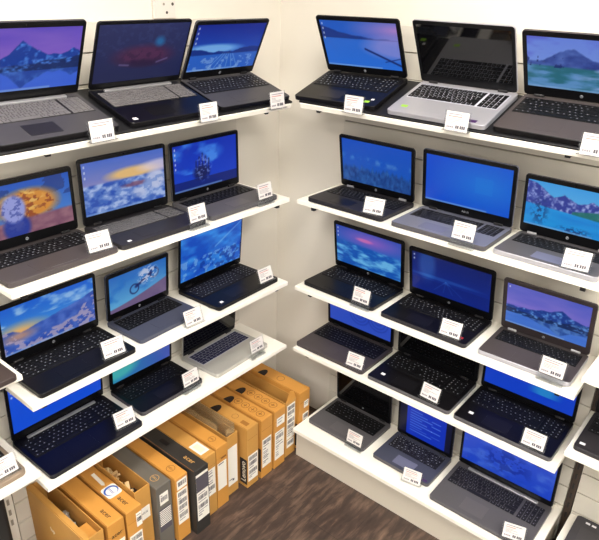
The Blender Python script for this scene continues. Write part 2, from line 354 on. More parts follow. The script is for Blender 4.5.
im = mix(im, mix(C(20, 90, 190)[None, None], C(110, 190, 245)[None, None], np.clip((noise(51, 6, 10)-.38)*3.4, 0, 1)), np.clip((.66-.08*UU-VV)*20, 0, 1)); A['G1'] = icons(im, 3, False)
im = grad(C(10, 32, 112), C(8, 44, 156)); im = paint(im, C(50, 110, 200), blob(.2, .75, .14, .6)*.5+blob(.4, .45, .6, .06)*.4)
for k in range(4): im = paint(im, C(60, 120, 215), seg(.45, .42, .3+.12*k, .12, .012)*.5)
im = paint(im, C(6, 26, 110), (VV < .35)*.4); A['G2'] = icons(im, 2, False)
A['G3'] = icons(alps(60, C(70, 90, 205), C(164, 130, 225), C(24, 62, 150), C(110, 165, 240), C(66, 116, 220), .38, [(0, .5), (.15, .48), (.35, .52), (.55, .6), (.68, .72), (.8, .58), (1, .55)]), 1)
im = np.broadcast_to(C(50, 84, 205), UU.shape+(3,)).copy(); im = paint(im, C(110, 150, 245), np.clip((noise(61, 5, 8)-.5)*5, 0, 1)*(VV > .5)*.4)
for cx in (.5, .8):
    for rr in (.28, .2, .1): im = paint(im, C(24, 50, 160), np.clip(1-abs(np.hypot((UU-cx)*1.77, VV-.42)-rr)/.03, 0, 1)*.6)
A['H1'] = im
im = np.broadcast_to(C(14, 68, 214), UU.shape+(3,)).copy(); im = paint(im, C(40, 150, 220), blob(.68, .3, .2, .32, .7)*(VV > .2)*.9); A['H3'] = im
im = np.broadcast_to(C(10, 14, 50), UU.shape+(3,)).copy(); im = paint(im, C(12, 52, 196), (UU > .14)*(UU < .9)*1.)
for k in range(9): im = paint(im, C(120, 160, 250), (abs(VV-.86+k*.085) < .014)*(((UU > .2)*(UU < .44+.1*((k*7) % 3)))+((UU > .62)*(UU < .8)*(k % 2)))*.6)
A['I2'] = im
im = grad(C(60, 90, 220), C(24, 70, 210)); im = paint(im, C(120, 160, 245), np.clip((noise(62, 7, 6)-.5)*4, 0, 1)*.35); im = paint(im, C(14, 40, 150), (noise(63, 14, 10) > .55)*blob(.5, .4, .32, .4)*.6); A['I3'] = im

scr_m = bpy.data.materials.new('lit_display'); scr_m.use_nodes = True
_nt = scr_m.node_tree; _b = _nt.nodes['Principled BSDF']; _a = _nt.nodes.new('ShaderNodeAttribute'); _a.attribute_name = 'picture'
_nt.links.new(_a.outputs['Color'], _b.inputs['Emission Color']); _b.inputs['Emission Strength'].default_value = .76
_b.inputs['Base Color'].default_value = (.004, .004, .005, 1); _b.inputs['Roughness'].default_value = .35; _b.inputs['Specular IOR Level'].default_value = .3
def screen_mesh(name, key, x0, x1, z0, z1, y):
    me = bpy.data.meshes.new(name)
    v = np.stack([x0+(x1-x0)*UU.ravel(), np.full(UU.size, y), z0+(z1-z0)*VV.ravel()], 1)
    i = (np.arange(GH)[:, None]*(GW+1)+np.arange(GW)[None]).ravel()
    f = np.stack([i, i+1, i+GW+2, i+GW+1], 1)
    me.from_pydata(v.tolist(), [], f.tolist())
    at = me.color_attributes.new('picture', 'FLOAT_COLOR', 'POINT')
    img = np.clip(A[key], 0, 255); rg = np.concatenate([lin(img), np.ones(img.shape[:2]+(1,))], 2)
    at.data.foreach_set('color', rg.astype(np.float32).ravel())
    me.materials.append(scr_m); me.update()
    o = bpy.data.objects.new(name, me); COL.objects.link(o); return o

# ---------------------------------------------------------------- laptops
def keyboard(root, w, d, pad, keym, wellm, glyph, y0, y1, num, gl=.5):
    mb = MB(); z = .0186
    x0, x1 = -w/2+pad, w/2-pad
    mb.box((x0, y0, z), (x1, y1, z+.0006), wellm)
    rows = 6; rh = (y1-y0-.004)/rows; cols = 19 if num else 14.6
    cw = (x1-x0-.004)/cols
    rg = random.Random(int(w*1e5))
    def key(xa, xb, ya, yb):
        g = .0011; zt = z+.0022
        mb.loops([[(xa+g, ya+g, z+.0006), (xb-g, ya+g, z+.0006), (xb-g, yb-g, z+.0006), (xa+g, yb-g, z+.0006)],
                  [(xa+g+.0006, ya+g+.0006, zt), (xb-g-.0006, ya+g+.0006, zt), (xb-g-.0006, yb-g-.0006, zt), (xa+g+.0006, yb-g-.0006, zt)]], keym, cap0=False)
        if glyph and xb-xa < cw*2.2 and rg.random() < .8:
            s = gl*.6*min(xb-xa, yb-ya); cx, cy = xa+.45*(xb-xa), ya+.55*(yb-ya); zz = zt+.0002
            mb.poly([(cx-s/2, cy-s/2.4, zz), (cx+s/2, cy-s/2.4, zz), (cx+s/2, cy+s/2.4, zz), (cx-s/2, cy+s/2.4, zz)], glyph)
    offs = [(1.25, 1, 1, 1.2, 5.4, 1.2, 1, 1, 1, 1), (2.1,)+(1,)*10+(2.5,), (1.7,)+(1,)*11+(1.9,), (1.4,)+(1,)*12+(1.2,), (1,)*13+(1.6,), (1.04,)*14]
    for r in range(rows):
        ya = y0+.002+r*rh; yb = ya+rh*(1 if r < 5 else .8); x = x0+.002; tot = sum(offs[r]); k = 14.6/tot
        for q in offs[r]: key(x, x+q*k*cw, ya, yb); x += q*k*cw
        if num:
            x = x1-.002-4*cw
            for q in range(4): key(x, x+cw, ya, yb); x += cw
    return mb.build('keyboard', root)

GOLD = mat('gold_sticker', (190, 150, 60), .5)
def laptop(key, loc, rot, w, d, ang, lh, st, label, front_tilt=0.):
    root = thing('laptop', loc, rot, label, 'laptop', 'laptops on display')
    basem, keym, glyph, padm, lidm = st['base'], st['key'], st['glyph'], st['pad'], st.get('bezel', bezel_m)
    r = st.get('r', .014)
    mb = MB()
    zf = lambda x, y: .0145+.004*min(1, max(0, y/(.35*d)))
    mb.slab(rrect(w, d, r), .0015, .0185, st.get('side', basem), .0016, zf=lambda x, y: .0185, topm=basem)
    for sx in (-1, 1):
        for yy in (.03, d-.03): mb.cyl((sx*(w/2-.03), yy, 0), .006, .0018, black_m, 10)
    base = mb.build('base', root)
    num = st.get('num', w > .34)
    kpad = .014 if num else .017
    y0, y1 = d*st.get('ky', .45), d*st.get('ky1', .885)
    keyboard(base, w, d, kpad, keym, st.get('well', basem), glyph, y0, y1, num, st.get('gl', .42))
    # touchpad
    tx = -.035 if num else 0
    mb = MB(); mb.slab(rrect(.098, d*.26, .003, x0=tx-.049, y0=d*.09), .0184, .0190, padm, .0004)
    o = mb.build('touchpad', base)
    for s in st.get('stick', ()):
        nm, cx, cy, sw, sh, mm = s
        mb = MB(); mb.box((cx*w-sw/2, cy*d-sh/2, .0185), (cx*w+sw/2, cy*d+sh/2, .0192), mm); o = mb.build('sticker', base); o['label'] = nm
    # hinge
    hy = d-.012
    hz = .0195
    if st.get('hinge') == 'bar':
        mb = MB(); mb.slab(rrect(w*.74, .014, .004, y0=hy-.02), .0186, .0246, silver_m, .001)
        o = mb.build('hinge', root); o['label'] = 'silver hinge bar'
    else:
        hm = silver_m if st.get('hinge') == 'caps' else black_m
        for sx in (-1, 1):
            mb = MB(); M = Matrix.Translation((sx*w*.36-.016, hy-.002, .0235)) @ Matrix.Rotation(R(90), 4, 'Y')
            mb.cyl((0, 0, 0), .0048, .032, hm, 12, M); o = mb.build('hinge', root, smooth=False)
            if hm is silver_m: o['label'] = 'silver hinge'
    # lid
    lid_rot = (-R(ang), 0, 0)
    bs, bt, bb = st.get('bz', (.013, .016, .030))
    hlid = lh-.002
    mb = MB()
    out = rrect(w, hlid, st.get('lr', .012), y0=0)
    # slab in xy then turned so that its outline stands up: (x, y, z) -> (x, z, y)
    t = MB(); t.slab(out, 0, .0075, st.get('back', basem), .0014, topm=lidm)
    t.v = [(x, .0075-z, y+.002) for x, y, z in t.v]
    lid = t.build('lid', root); lid.location = (0, hy, hz); lid.rotation_euler = lid_rot
    sx0, sx1, sz0, sz1 = -w/2+bs, w/2-bs, .002+bb, .002+hlid-bt
    # bezel frame, raised half a millimetre round the display
    mb = MB()
    for a, b in (((-w/2+.003, -.0007, .006), (sx0, .0005, hlid-.003)), ((sx1, -.0007, .006), (w/2-.003, .0005, hlid-.003)),
                 ((sx0, -.0007, .006), (sx1, .0005, sz0)), ((sx0, -.0007, sz1), (sx1, .0005, hlid-.003))): mb.box(a, b, lidm)
    mb.build('bezel', lid)
    if key in A and not st.get('off'):
        sc = screen_mesh('screen', key, sx0, sx1, sz0, sz1, -.0004); sc.parent = lid; sc['label'] = 'lit screen'
    else:
        mb = MB(); mb.poly([(sx0, -.0004, sz0), (sx1, -.0004, sz0), (sx1, -.0004, sz1), (sx0, -.0004, sz1)], off_m)
        sc = mb.build('screen', lid); sc['label'] = 'dark switched-off screen'
    mb = MB(); mb.cyl((0, 0, 0), .0022, .0004, black_m if lidm is not bezel_m else off_m, 10, Matrix.Translation((0, -.0008, .002+hlid-bt/2)) @ Matrix.Rotation(R(90), 4, 'X')); mb.build('webcam', lid)
    lg = st.get('logo'); MX = Matrix.Translation((0, -.0009, .002+bb*.5)) @ Matrix.Rotation(R(90), 4, 'X')
    if lg == 'disc':
        mb = MB(); mb.cyl((0, 0, 0), .0054, .0004, chrome_m, 20, MX)
        o = mb.build('logo', lid); o['label'] = 'small round logo below the screen'
        text_mesh('letters', 'hp', .0085, black_m, lid, MX @ Matrix.Translation((0, .0006, .0006)) @ Matrix.Shear('XZ', 4, (0, 0)), .0001)
    elif lg: text_mesh('logo', lg, .011, chrome_m, lid, MX, .0002, 1.15, 'pale lettering below the screen')
    return root

def LM(name, c, rough=.42, metal=.0): return mat(name, c, rough, metal, spec=.25)
P_black = LM('black_case', (13, 12, 14), .36); P_navy = LM('black_navy_case', (11, 11, 20), .28); P_dgrey = LM('dark_grey_case', (62, 60, 63), .45)
P_brown = LM('brown_grey_case', (68, 62, 62), .45); P_taupe = LM('taupe_case', (138, 122, 104), .42, .2); P_mgrey = LM('mid_grey_case', (82, 80, 82), .42)
P_silver = LM('silver_case', (164, 163, 168), .36, .35); P_alu = LM('aluminium_case', (182, 180, 172), .38, .35); P_bsil = LM('blue_silver_case', (122, 124, 138), .38, .3)
P_slate = LM('slate_case', (70, 73, 88), .4, .15); P_cgrey = LM('charcoal_case', (40, 38, 41), .42)
K_black = LM('black_keys', (14, 14, 16), .5); K_grey = LM('grey_keys', (100, 97, 97), .5); K_dark = LM('dark_keys', (27, 26, 30), .5); K_navy = LM('blue_black_keys', (34, 36, 66), .5); K_mid = LM('mid_grey_keys', (92, 90, 90), .5)
W_dark = LM('dark_key_well', (24, 23, 24), .6); W_black = LM('black_key_well', (14, 14, 16), .6); W_pale = LM('pale_key_well', (186, 186, 196), .5)
T_dark = LM('dark_touchpad', (34, 32, 34), .4); T_black = LM('black_touchpad', (20, 19, 22), .3); T_grey = LM('grey_touchpad', (88, 85, 87), .4); T_sil = LM('silver_touchpad', (160, 160, 172), .35, .3); T_slate = LM('slate_touchpad', (104, 106, 128), .35)
G_dim = LM('dim_key_print', (112, 112, 120), .6); G_dk = LM('dark_key_print', (40, 38, 40), .6)
s_white = LM('white_sticker', (232, 230, 232), .4); s_green = LM('green_sticker', (150, 200, 60), .4); s_red = LM('red_sticker', (170, 40, 50), .4); s_purple = LM('purple_sticker', (70, 40, 90), .4)
def ST(**k): return k
ww = ('white sticker', -.42, .1, .016, .012, s_white)
STY = {
'A1': ST(base=P_dgrey, key=K_grey, well=W_dark, glyph=G_dk, pad=T_dark, hinge='bar', side=P_black, bz=(.012, .018, .03)),
'A2': ST(base=P_navy, key=K_grey, well=W_dark, glyph=G_dk, pad=P_black, hinge='bar', side=P_black, stick=(ww,), bz=(.008, .01, .022)),
'A3': ST(base=P_dgrey, key=K_dark, well=W_black, glyph=glyph_m, pad=P_dgrey, side=P_black, logo='disc', bz=(.013, .015, .03)),
'B1': ST(base=P_brown, key=K_black, well=W_black, glyph=glyph_m, pad=P_brown, logo='disc', bz=(.014, .018, .034), stick=(('thin pale line at the front edge', 0, .06, .09, .003, T_grey),)),
'B2': ST(base=P_cgrey, key=K_mid, well=W_dark, glyph=G_dk, pad=P_cgrey, stick=(('white sticker', -.38, .1, .014, .011, s_white),), bz=(.012, .016, .034)),
'B3': ST(base=P_mgrey, key=K_black, well=W_black, glyph=G_dim, pad=T_grey, side=P_mgrey, num=False, ky=.5, logo='disc', bz=(.015, .016, .03)),
'C1': ST(base=P_black, key=K_black, well=W_black, glyph=glyph_m, pad=P_black, logo='disc', bz=(.013, .015, .034)),
'C2': ST(base=P_slate, key=K_black, well=W_black, glyph=G_dim, pad=P_slate, logo='disc', bz=(.015, .018, .03), num=False),
'C3': ST(base=P_black, key=K_dark, well=W_black, glyph=glyph_m, pad=T_black, bz=(.008, .01, .03), stick=(('round white sticker', -.38, .12, .014, .014, s_white),)),
'D1': ST(base=P_navy, key=K_black, well=W_black, glyph=glyph_m, pad=P_navy, hinge='bar', bz=(.01, .014, .034)),
'D2': ST(base=P_black, key=K_black, well=W_black, glyph=G_dim, pad=T_black, side=P_dgrey, num=False, bz=(.012, .014, .03)),
'D3': ST(base=P_alu, key=K_navy, well=W_pale, glyph=None, pad=P_alu, num=False, back=P_alu, off=True, bz=(.006, .008, .02)),
'E1': ST(base=P_black, key=K_black, well=W_black, glyph=glyph_m, pad=T_dark, logo='disc', bz=(.015, .016, .03), hinge='x', stick=(('green sticker', .36, .12, .022, .014, s_green), ('white sticker', .4, .2, .012, .01, s_white))),
'E2': ST(base=P_silver, key=K_black, well=W_pale, glyph=glyph_m, pad=P_silver, off=True, gl=.35, back=P_silver, bz=(.013, .016, .032), stick=(('green sticker', -.37, .18, .024, .014, s_green), ('dark purple sticker', .36, .07, .03, .016, s_purple)), side=P_silver),
'E3': ST(base=P_brown, key=K_black, well=W_black, glyph=G_dim, pad=P_brown, logo='disc', side=P_black, bz=(.015, .018, .036)),
'F1': ST(base=P_cgrey, key=K_black, well=W_black, glyph=G_dim, pad=T_black, hinge='caps', logo='disc', bz=(.014, .014, .03)),
'F2': ST(base=P_bsil, key=K_black, well=P_bsil, glyph=G_dim, pad=T_slate, logo='ASUS', side=P_mgrey, bz=(.016, .018, .036)),
'F3': ST(base=P_mgrey, key=K_black, well=W_black, glyph=G_dim, pad=T_slate, hinge='caps', logo='disc', side=P_silver, num=False, bz=(.012, .018, .036), ky=.5),
'G1': ST(base=P_black, key=K_black, well=W_black, glyph=glyph_m, pad=P_black, logo='disc', bz=(.014, .016, .03)),
'G2': ST(base=P_black, key=K_black, well=W_black, glyph=glyph_m, pad=T_black, logo='disc', side=P_cgrey, bz=(.015, .018, .038), stick=(('red sticker', .4, .16, .02, .014, s_red),)),
'G3': ST(base=P_brown, key=K_black, well=W_black, glyph=G_dim, pad=P_brown, hinge='caps', logo='disc', side=P_silver, num=False, bz=(.016, .018, .036), ky=.5, bezel=LM('brown_bezel', (52, 45, 46), .4)),
'H1': ST(base=P_brown, key=K_black, well=W_black, glyph=G_dim, pad=P_brown, bz=(.014, .016, .03), stick=(('red sticker', .4, .13, .014, .014, s_red), ('white sticker', .41, .19, .012, .01, s_white))),
'H2': ST(base=P_black, key=K_black, well=W_black, glyph=glyph_m, pad=T_black, off=True, side=P_mgrey, stick=(('white sticker', -.37, .2, .018, .014, s_white),), bz=(.013, .016, .03)),
'H3': ST(base=P_black, key=K_black, well=W_black, glyph=glyph_m, pad=T_black, side=P_mgrey, stick=(('white sticker', -.37, .22, .018, .014, s_white),), bz=(.012, .016, .03)),
'I1': ST(base=P_mgrey, key=K_black, well=W_black, glyph=G_dim, pad=T_grey, off=True, logo='disc', num=False, bz=(.014, .018, .034)),
'I2': ST(base=P_slate, key=K_dark, well=P_slate, glyph=glyph_m, gl=.6, pad=T_slate, num=False, side=P_mgrey, bz=(.012, .012, .022), stick=(('dark sticker', .42, .07, .02, .01, s_purple),)),
'I3': ST(base=P_mgrey, key=K_dark, well=P_mgrey, glyph=G_dim, pad=T_grey, hinge='bar', bz=(.012, .014, .03)),
}
# s along the wall, front edge from the wall, turn, width, depth, lid lean, lid height
LAP = {
'A1':(-1.254,0.296,-0.001,0.372,0.235,-6.1,0.239),'A2':(-0.842,0.296,0.000,0.370,0.238,-5.6,0.229),'A3':(-0.464,0.293,-0.001,0.370,0.232,-7.8,0.227),
'B1':(-1.284,0.278,-0.002,0.371,0.245,-0.4,0.224),'B2':(-0.908,0.286,-0.033,0.360,0.240,-0.8,0.240),'B3':(-0.515,0.288,0.001,0.367,0.236,0.7,0.232),
'C1':(-1.260,0.291,0.011,0.367,0.237,-4.3,0.226),'C2':(-0.888,0.257,0.037,0.302,0.204,-4.7,0.200),'C3':(-0.494,0.283,0.030,0.374,0.244,-5.0,0.240),
'D1':(-1.264,0.285,0.010,0.377,0.262,-5.0,0.240),'D2':(-0.894,0.243,-0.007,0.309,0.216,-5.0,0.215),'D3':(-0.518,0.264,0.035,0.332,0.223,-5.0,0.222),
'E1':(0.514,0.290,0.038,0.360,0.249,-8.0,0.231),'E2':(0.926,0.289,-0.006,0.364,0.252,-10.4,0.241),'E3':(1.312,0.285,-0.010,0.370,0.249,-11.4,0.233),
'F1':(0.586,0.294,-0.008,0.357,0.244,-9.6,0.228),'F2':(0.988,0.297,0.010,0.366,0.246,-9.8,0.240),'F3':(1.360,0.285,-0.012,0.335,0.234,-9.4,0.222),
'G1':(0.562,0.269,-0.018,0.365,0.244,-8.4,0.231),'G2':(0.969,0.280,-0.001,0.368,0.242,-12.1,0.236),'G3':(1.360,0.272,0.019,0.325,0.228,-15.8,0.241),
'H1':(0.543,0.281,0.003,0.365,0.259,-5.0,0.240),'H2':(0.941,0.281,0.008,0.379,0.262,-5.0,0.240),'H3':(1.337,0.281,0.006,0.376,0.263,-5.0,0.240),
'I1':(0.596,0.267,-0.016,0.320,0.242,-5.0,0.232),'I2':(0.944,0.265,-0.016,0.282,0.219,-5.0,0.205),'I3':(1.322,0.316,-0.003,0.412,0.280,-5.0,0.250)}
DESC = {
'A1': ('dark grey laptop with pale keys showing a purple sky over a blue mountain lake', 'laptop with the purple mountain lake'),
'A2': ('black laptop with grey keys and a dim navy screen with a reddish blur', 'black laptop with the dim reddish screen'),
'A3': ('dark grey laptop showing a blue pier, on the left top shelf nearest the corner', 'dark grey laptop with the blue pier'),
'B1': ('brown-grey laptop showing a big orange blaze under a blue sky', 'laptop showing the orange blaze'),
'B2': ('charcoal laptop with grey keys showing icebergs under a lilac sunrise', 'laptop showing icebergs at sunrise'),
'B3': ('grey laptop showing a ghostly sailing ship on a deep blue sea', 'laptop showing the blue sailing ship'),
'C1': ('black laptop showing a sunrise glow over blue canyon ridges', 'laptop showing the canyon sunrise'),
'C2': ('small slate laptop showing a motorbike against a blue sky', 'small slate laptop showing the motorbike'),
'C3': ('black laptop showing bright blue water, above the silver laptop', 'laptop showing bright blue water'),
'D1': ('large black laptop with a glossy navy palm rest and plain blue screen', 'laptop with the glossy navy palm rest'),
'D2': ('small black laptop with a teal to violet screen on the lowest left shelf', 'small black laptop with the teal screen'),
'D3': ('silver aluminium laptop with blue-black keys and a dark screen', 'silver aluminium laptop on the lowest shelf'),
'E1': ('black laptop showing a pink and blue lake with a dark jetty', 'laptop showing the pink lake jetty'),
'E2': ('silver laptop with black keys and a dark switched-off screen on the top shelf', 'silver laptop on the top shelf'),
'E3': ('brown-grey laptop showing a blue fantasy mountain over a green meadow', 'laptop showing the mountain and meadow'),
'F1': ('charcoal laptop with silver hinges showing a frosty blue forest', 'laptop showing the frosty forest'),
'F2': ('blue-silver laptop with pale lettering under its plain blue screen', 'blue-silver laptop with the plain blue screen'),
'F3': ('grey laptop showing a turquoise lake below snowy peaks', 'laptop showing the turquoise lake'),
'G1': ('black laptop showing pale blue ice under a violet evening sky', 'laptop showing ice under a violet sky'),
'G2': ('black laptop with a dim dark blue screen and a red sticker', 'black laptop with the dim blue screen'),
'G3': ('brown-grey laptop with silver rim showing violet mountains over water', 'laptop showing violet mountains'),
'H1': ('brown-grey laptop with blue rings on its half-hidden screen', 'laptop with blue rings on screen'),
'H2': ('black laptop with a black screen between two blue-screened laptops', 'black laptop with the black screen'),
'H3': ('black laptop with a plain blue screen and a teal glow at its edge', 'laptop with the teal glow'),
'I1': ('grey laptop with a black screen at the left end of the plinth', 'grey laptop at the plinth end'),
'I2': ('small slate laptop showing lines of text on blue, middle of the plinth', 'small slate laptop on the plinth'),
'I3': ('largest grey laptop with a silver hinge bar and hazy blue screen on the plinth', 'large grey laptop on the plinth'),
}
def zof(k): return ZL[k[0]] if k[0] in ZL else ZR[k[0]]
for k, (s, t, rot, w, d, ang, lh) in LAP.items():
    side = 'L' if k[0] in 'ABCD' else 'R'; top = k[0] in 'AE'
    z = zof(k)+.0002
    D = DL if side == 'L' else DR
    if top:      # stands on the mat of the tilted shelf
        b = (D-t)/math.cos(TILT); h = .008
        t2 = D-(b*math.cos(TILT)-h*math.sin(TILT)); z += b*math.sin(TILT)+h*math.cos(TILT)
        t = t2
    loc = (t, s, z) if side == 'L' else (s, -t, z)
    e = (Matrix.Rotation(R(90) if side == 'L' else 0, 3, 'Z') @ Matrix.Rotation(TILT if top else 0, 3, 'X') @ Matrix.Rotation(rot, 3, 'Z')).to_euler()
    laptop(k, loc, e, w, d, ang, lh, STY[k], DESC[k][0])

# neighbours cut by the frame
laptop('x', (.283, -1.70, .6372), (0, 0, R(90)), .355, .245, 8, .23, ST(base=P_taupe, key=K_black, well=W_black, glyph=G_dim, pad=P_taupe, off=True, r=.02), 'taupe laptop with rounded corner cut off by the left edge of the photo')
laptop('x', (.330, -1.695, 1.0122), (0, 0, R(91)), .365, .25, 8, .23, ST(base=LM('dark_brown_case', (62, 52, 50), .4), key=K_black, well=W_black, glyph=G_dim, pad=T_dark, off=True), 'dark brown laptop cut off at the left edge, beside the canyon sunrise')
laptop('x', (1.765, -.272, .6672), (0, 0, 0), .37, .25, -2, .225, ST(base=P_cgrey, key=K_black, well=W_black, glyph=glyph_m, pad=T_black, off=True, stick=(('white sticker', -.44, .12, .018, .012, s_white),)), 'black laptop with white corner sticker cut off by the right edge')
# closed grey laptop on the right plinth
root = thing('laptop', (1.80, -.245, .1702), (0, 0, 0), 'closed dark grey laptop lying on the plinth in the bottom right corner', 'laptop', 'laptops on display')
mb = MB(); mb.slab(rrect(.36, .235, .012), 0, .012, P_cgrey, .0015); mb.build('base', root)
mb = MB(); mb.slab(rrect(.36, .235, .012), .0125, .02, P_dgrey, .0015); lid = mb.build('lid', root)
mb = MB(); mb.slab(rrect(.30, .165, .004, y0=.012), .0199, .0206, LM('dark_inset', (66, 64, 66), .45), .0003); mb.build('inset_panel', lid)
for cx in (-.135, -.112):
    mb = MB(); mb.box((cx-.008, .205, .0199), (cx+.008, .215, .0206), s_white); o = mb.build('sticker', lid); o['label'] = 'white sticker'

# ---------------------------------------------------------------- price cards in clear holders
def price_tag(loc, yaw, tilt, label, foot, w=.078, h=.06, seed=0, lift=0.):
    """loc: middle of the lower edge; local x along the card, y back"""
    root = thing('price_tag', loc, (0, 0, R(yaw)), label, 'price tag', 'price cards by the laptops')
    rg = random.Random(seed); M = Matrix.Rotation(-R(tilt), 4, 'X')
    mb = MB(); mb.box((-w/2, -.0004, .001), (w/2, .0004, h), paper_m, M)
    card = mb.build('card', root)
    mb = MB()
    def bar(x0, x1, z0, z1, m): mb.box((x0*w-w/2, -.0008, z0*h), (x1*w-w/2, -.0002, z1*h), m, M)
    bar(.1, .62+.3*rg.random(), .84, .89, faint_m); bar(.1, .5+.3*rg.random(), .72, .77, pink_m)
    for k in range(4): bar(.1, .35+.5*rg.random(), .62-k*.075, .645-k*.075, faint_m)
    x = .07
    for q in range(4): bar(x, x+.066, .14, .24, faint_m); x += .08
    x = .47
    for q in range(5):
        bar(x, x+.066, .13, .30, ink_m); x += .082 + (.03 if q == 1 else 0)
    o = mb.build('print', card); o['label'] = 'rows of grey print'
    mb = MB(); mb.box((-w/2-.006, .0008, -lift), (w/2+.006, .002, h+.002), acr_m, M)
    mb.box((-w/2-.006, -.010 if foot > 0 else .0008, -lift), (w/2+.006, foot if foot > 0 else .012, .0012-lift), acr_m)
    o = mb.build('holder', root); o['label'] = 'clear plastic holder'
    return root
# key: x, y, z of the lower edge, turn, tilt
TAGS = {
'A1': (0.319, -1.1415, 1.6525, 90.0, 6.0, 0.0),
'A2': (0.319, -0.7235, 1.6525, 90.0, 6.0, 0.0),
'A3': (0.319, -0.376, 1.6525, 90.0, 6.0, 0.0),
'B1': (0.264, -1.156, 1.295, 83.991, 20.0, 0.0),
'B2': (0.296, -0.7705, 1.2985, 90.0, 12.0, 0.0244),
'B3': (0.293, -0.4115, 1.299, 90.0, 12.0, 0.0249),
'C1': (0.277, -1.157, 0.907, 84.144, 20.0, 0.0),
'C2': (0.289, -0.8085, 0.887, 87.0263, 18.0, 0.0),
'C3': (0.2665, -0.3725, 0.907, 87.7688, 20.0, 0.0),
'D1': (0.255, -1.1305, 0.58, 84.4945, 20.0, 0.0),
'D2': (0.248, -0.805, 0.5885, 90.0, 12.0, 0.0292),
'D3': (0.275, -0.4405, 0.587, 90.0, 12.0, 0.0277),
'E1': (0.6175, -0.312, 1.6675, 0.0, 6.0, 0.0),
'E2': (1.019, -0.312, 1.668, 0.0, 6.0, 0.0),
'E3': (1.444, -0.312, 1.666, 0.0, 6.0, 0.0),
'F1': (0.7165, -0.2835, 1.305, 9.8336, 20.0, 0.0),
'F2': (1.0905, -0.302, 1.309, 0.0, 12.0, 0.0245),
'F3': (1.4555, -0.275, 1.305, 6.254, 20.0, 0.0),
'G1': (0.686, -0.274, 0.913, 0.0, 12.0, 0.0232),
'G2': (1.081, -0.268, 0.911, 2.8624, 20.0, 0.0),
'G3': (1.4595, -0.277, 0.915, 0.0, 12.0, 0.0252),
'H1': (0.6795, -0.2755, 0.599, 3.8141, 20.0, 0.0),
'H2': (1.033, -0.2635, 0.599, -3.5763, 20.0, 0.0),
'H3': (1.451, -0.267, 0.599, 1.4688, 20.0, 0.0),
'I1': (0.7075, -0.272, 0.195, 0.0, 12.0, 0.0245),
'I2': (1.0165, -0.287, 0.171, 10.3048, 18.0, 0.0),
'I3': (1.469, -0.3075, 0.1915, 16.2602, 20.0, 0.0),}
for i, (k, (x, y, z, yaw, tilt, lift)) in enumerate(TAGS.items()):
    where = DESC[k][1]
    price_tag((x, y, z), yaw, tilt, ('white price card at the shelf edge by the ' if k[0] in 'AE' else 'white price card standing by the ')+where, .0166 if k[0] in 'AE' else .012, seed=i, lift=lift)
price_tag((.262, -1.578, .6572), 90, 22, 'white price card on the taupe laptop at the left edge', .012, seed=50)
price_tag((.290, -1.595, 1.0322), 92, 12, 'white price card on the dark brown laptop at the left edge', .012, w=.078, h=.06, seed=51)

# ---------------------------------------------------------------- cartons
card_m = mat('brown_cardboard', (196, 138, 60), .62, noise=(9, .05)); card2_m = mat('tan_cardboard', (190, 140, 68), .62, noise=(9, .06))
cardin_m = mat('inner_cardboard', (160, 122, 72), .7, noise=(12, .06)); blackbox_m = mat('black_carton', (44, 42, 39), .55, noise=(8, .06)); greybox_m = mat('grey_carton', (98, 94, 86), .55, noise=(8, .05))
seam_m = mat('carton_seam', (150, 98, 36), .7); cprint_m = mat('carton_print', (120, 78, 32), .7); cblack_m = mat('carton_black_print', (40, 30, 22), .6); label_m = mat('white_label', (232, 228, 216), .55)
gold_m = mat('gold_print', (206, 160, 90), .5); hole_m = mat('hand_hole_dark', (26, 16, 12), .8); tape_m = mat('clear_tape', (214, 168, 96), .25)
blue_m = mat('blue_print', (30, 84, 170), .5); pale_m = mat('off_white_print', (226, 214, 190), .5)
CX0 = .03
TOP = Matrix.Identity(4)
def front_label(parent, xf, y0, y1, z0, z1, seed, name='shipping_label', code=True, dark=False):
    """white label on the front (+x) face with bars of print"""
    mb = MB(); rg = random.Random(seed)
    mb.box((xf, y0, z0), (xf+.0008, y1, z1), label_m)
    W, H = y1-y0, z1-z0; z = z1-.008
    def b(u0, u1, za, zb, m): mb.box((xf+.0004, y0+u0*W, za), (xf+.0012, y0+u1*W, zb), m)
    if dark: b(.0, 1, z1-.09, z1-.012, ink_m); z = z1-.1
    while z > z0+.02 and code:
        if rg.random() < .35 and z-z0 > .035:
            u = .1
            while u < .9: dw = rg.choice((.015, .03, .05)); b(u, min(.92, u+dw), z-.022, z, ink_m); u += dw+rg.choice((.02, .035))
            z -= .03
        else:
            b(.1, .3+.6*rg.random(), z-.004, z, rg.choice((ink_m, faint_m, faint_m))); z -= rg.choice((.009, .012, .016))
    o = mb.build(name, parent); o['label'] = 'white label with printed lines'
    return o
def ring(parent, cx, cy, z, r, m, txt='DELL', size=.012, ang=0):
    mb = MB(); n = 28
    for j in range(n):
        a, b = 2*math.pi*j/n, 2*math.pi*(j+1)/n
        P = [(cx+rr*math.cos(t), cy+rr*math.sin(t), z+.0006) for rr, t in ((r, a), (r, b), (r*.88, b), (r*.88, a))]
        mb.poly([P[0], P[1], P[2], P[3]], m)
    o = mb.build('round_logo', parent)
    if txt: text_mesh('letters', txt, size, m, o, Matrix.Translation((cx, cy, z+.0008)) @ Matrix.Rotation(R(ang), 4, 'Z'), .0002)
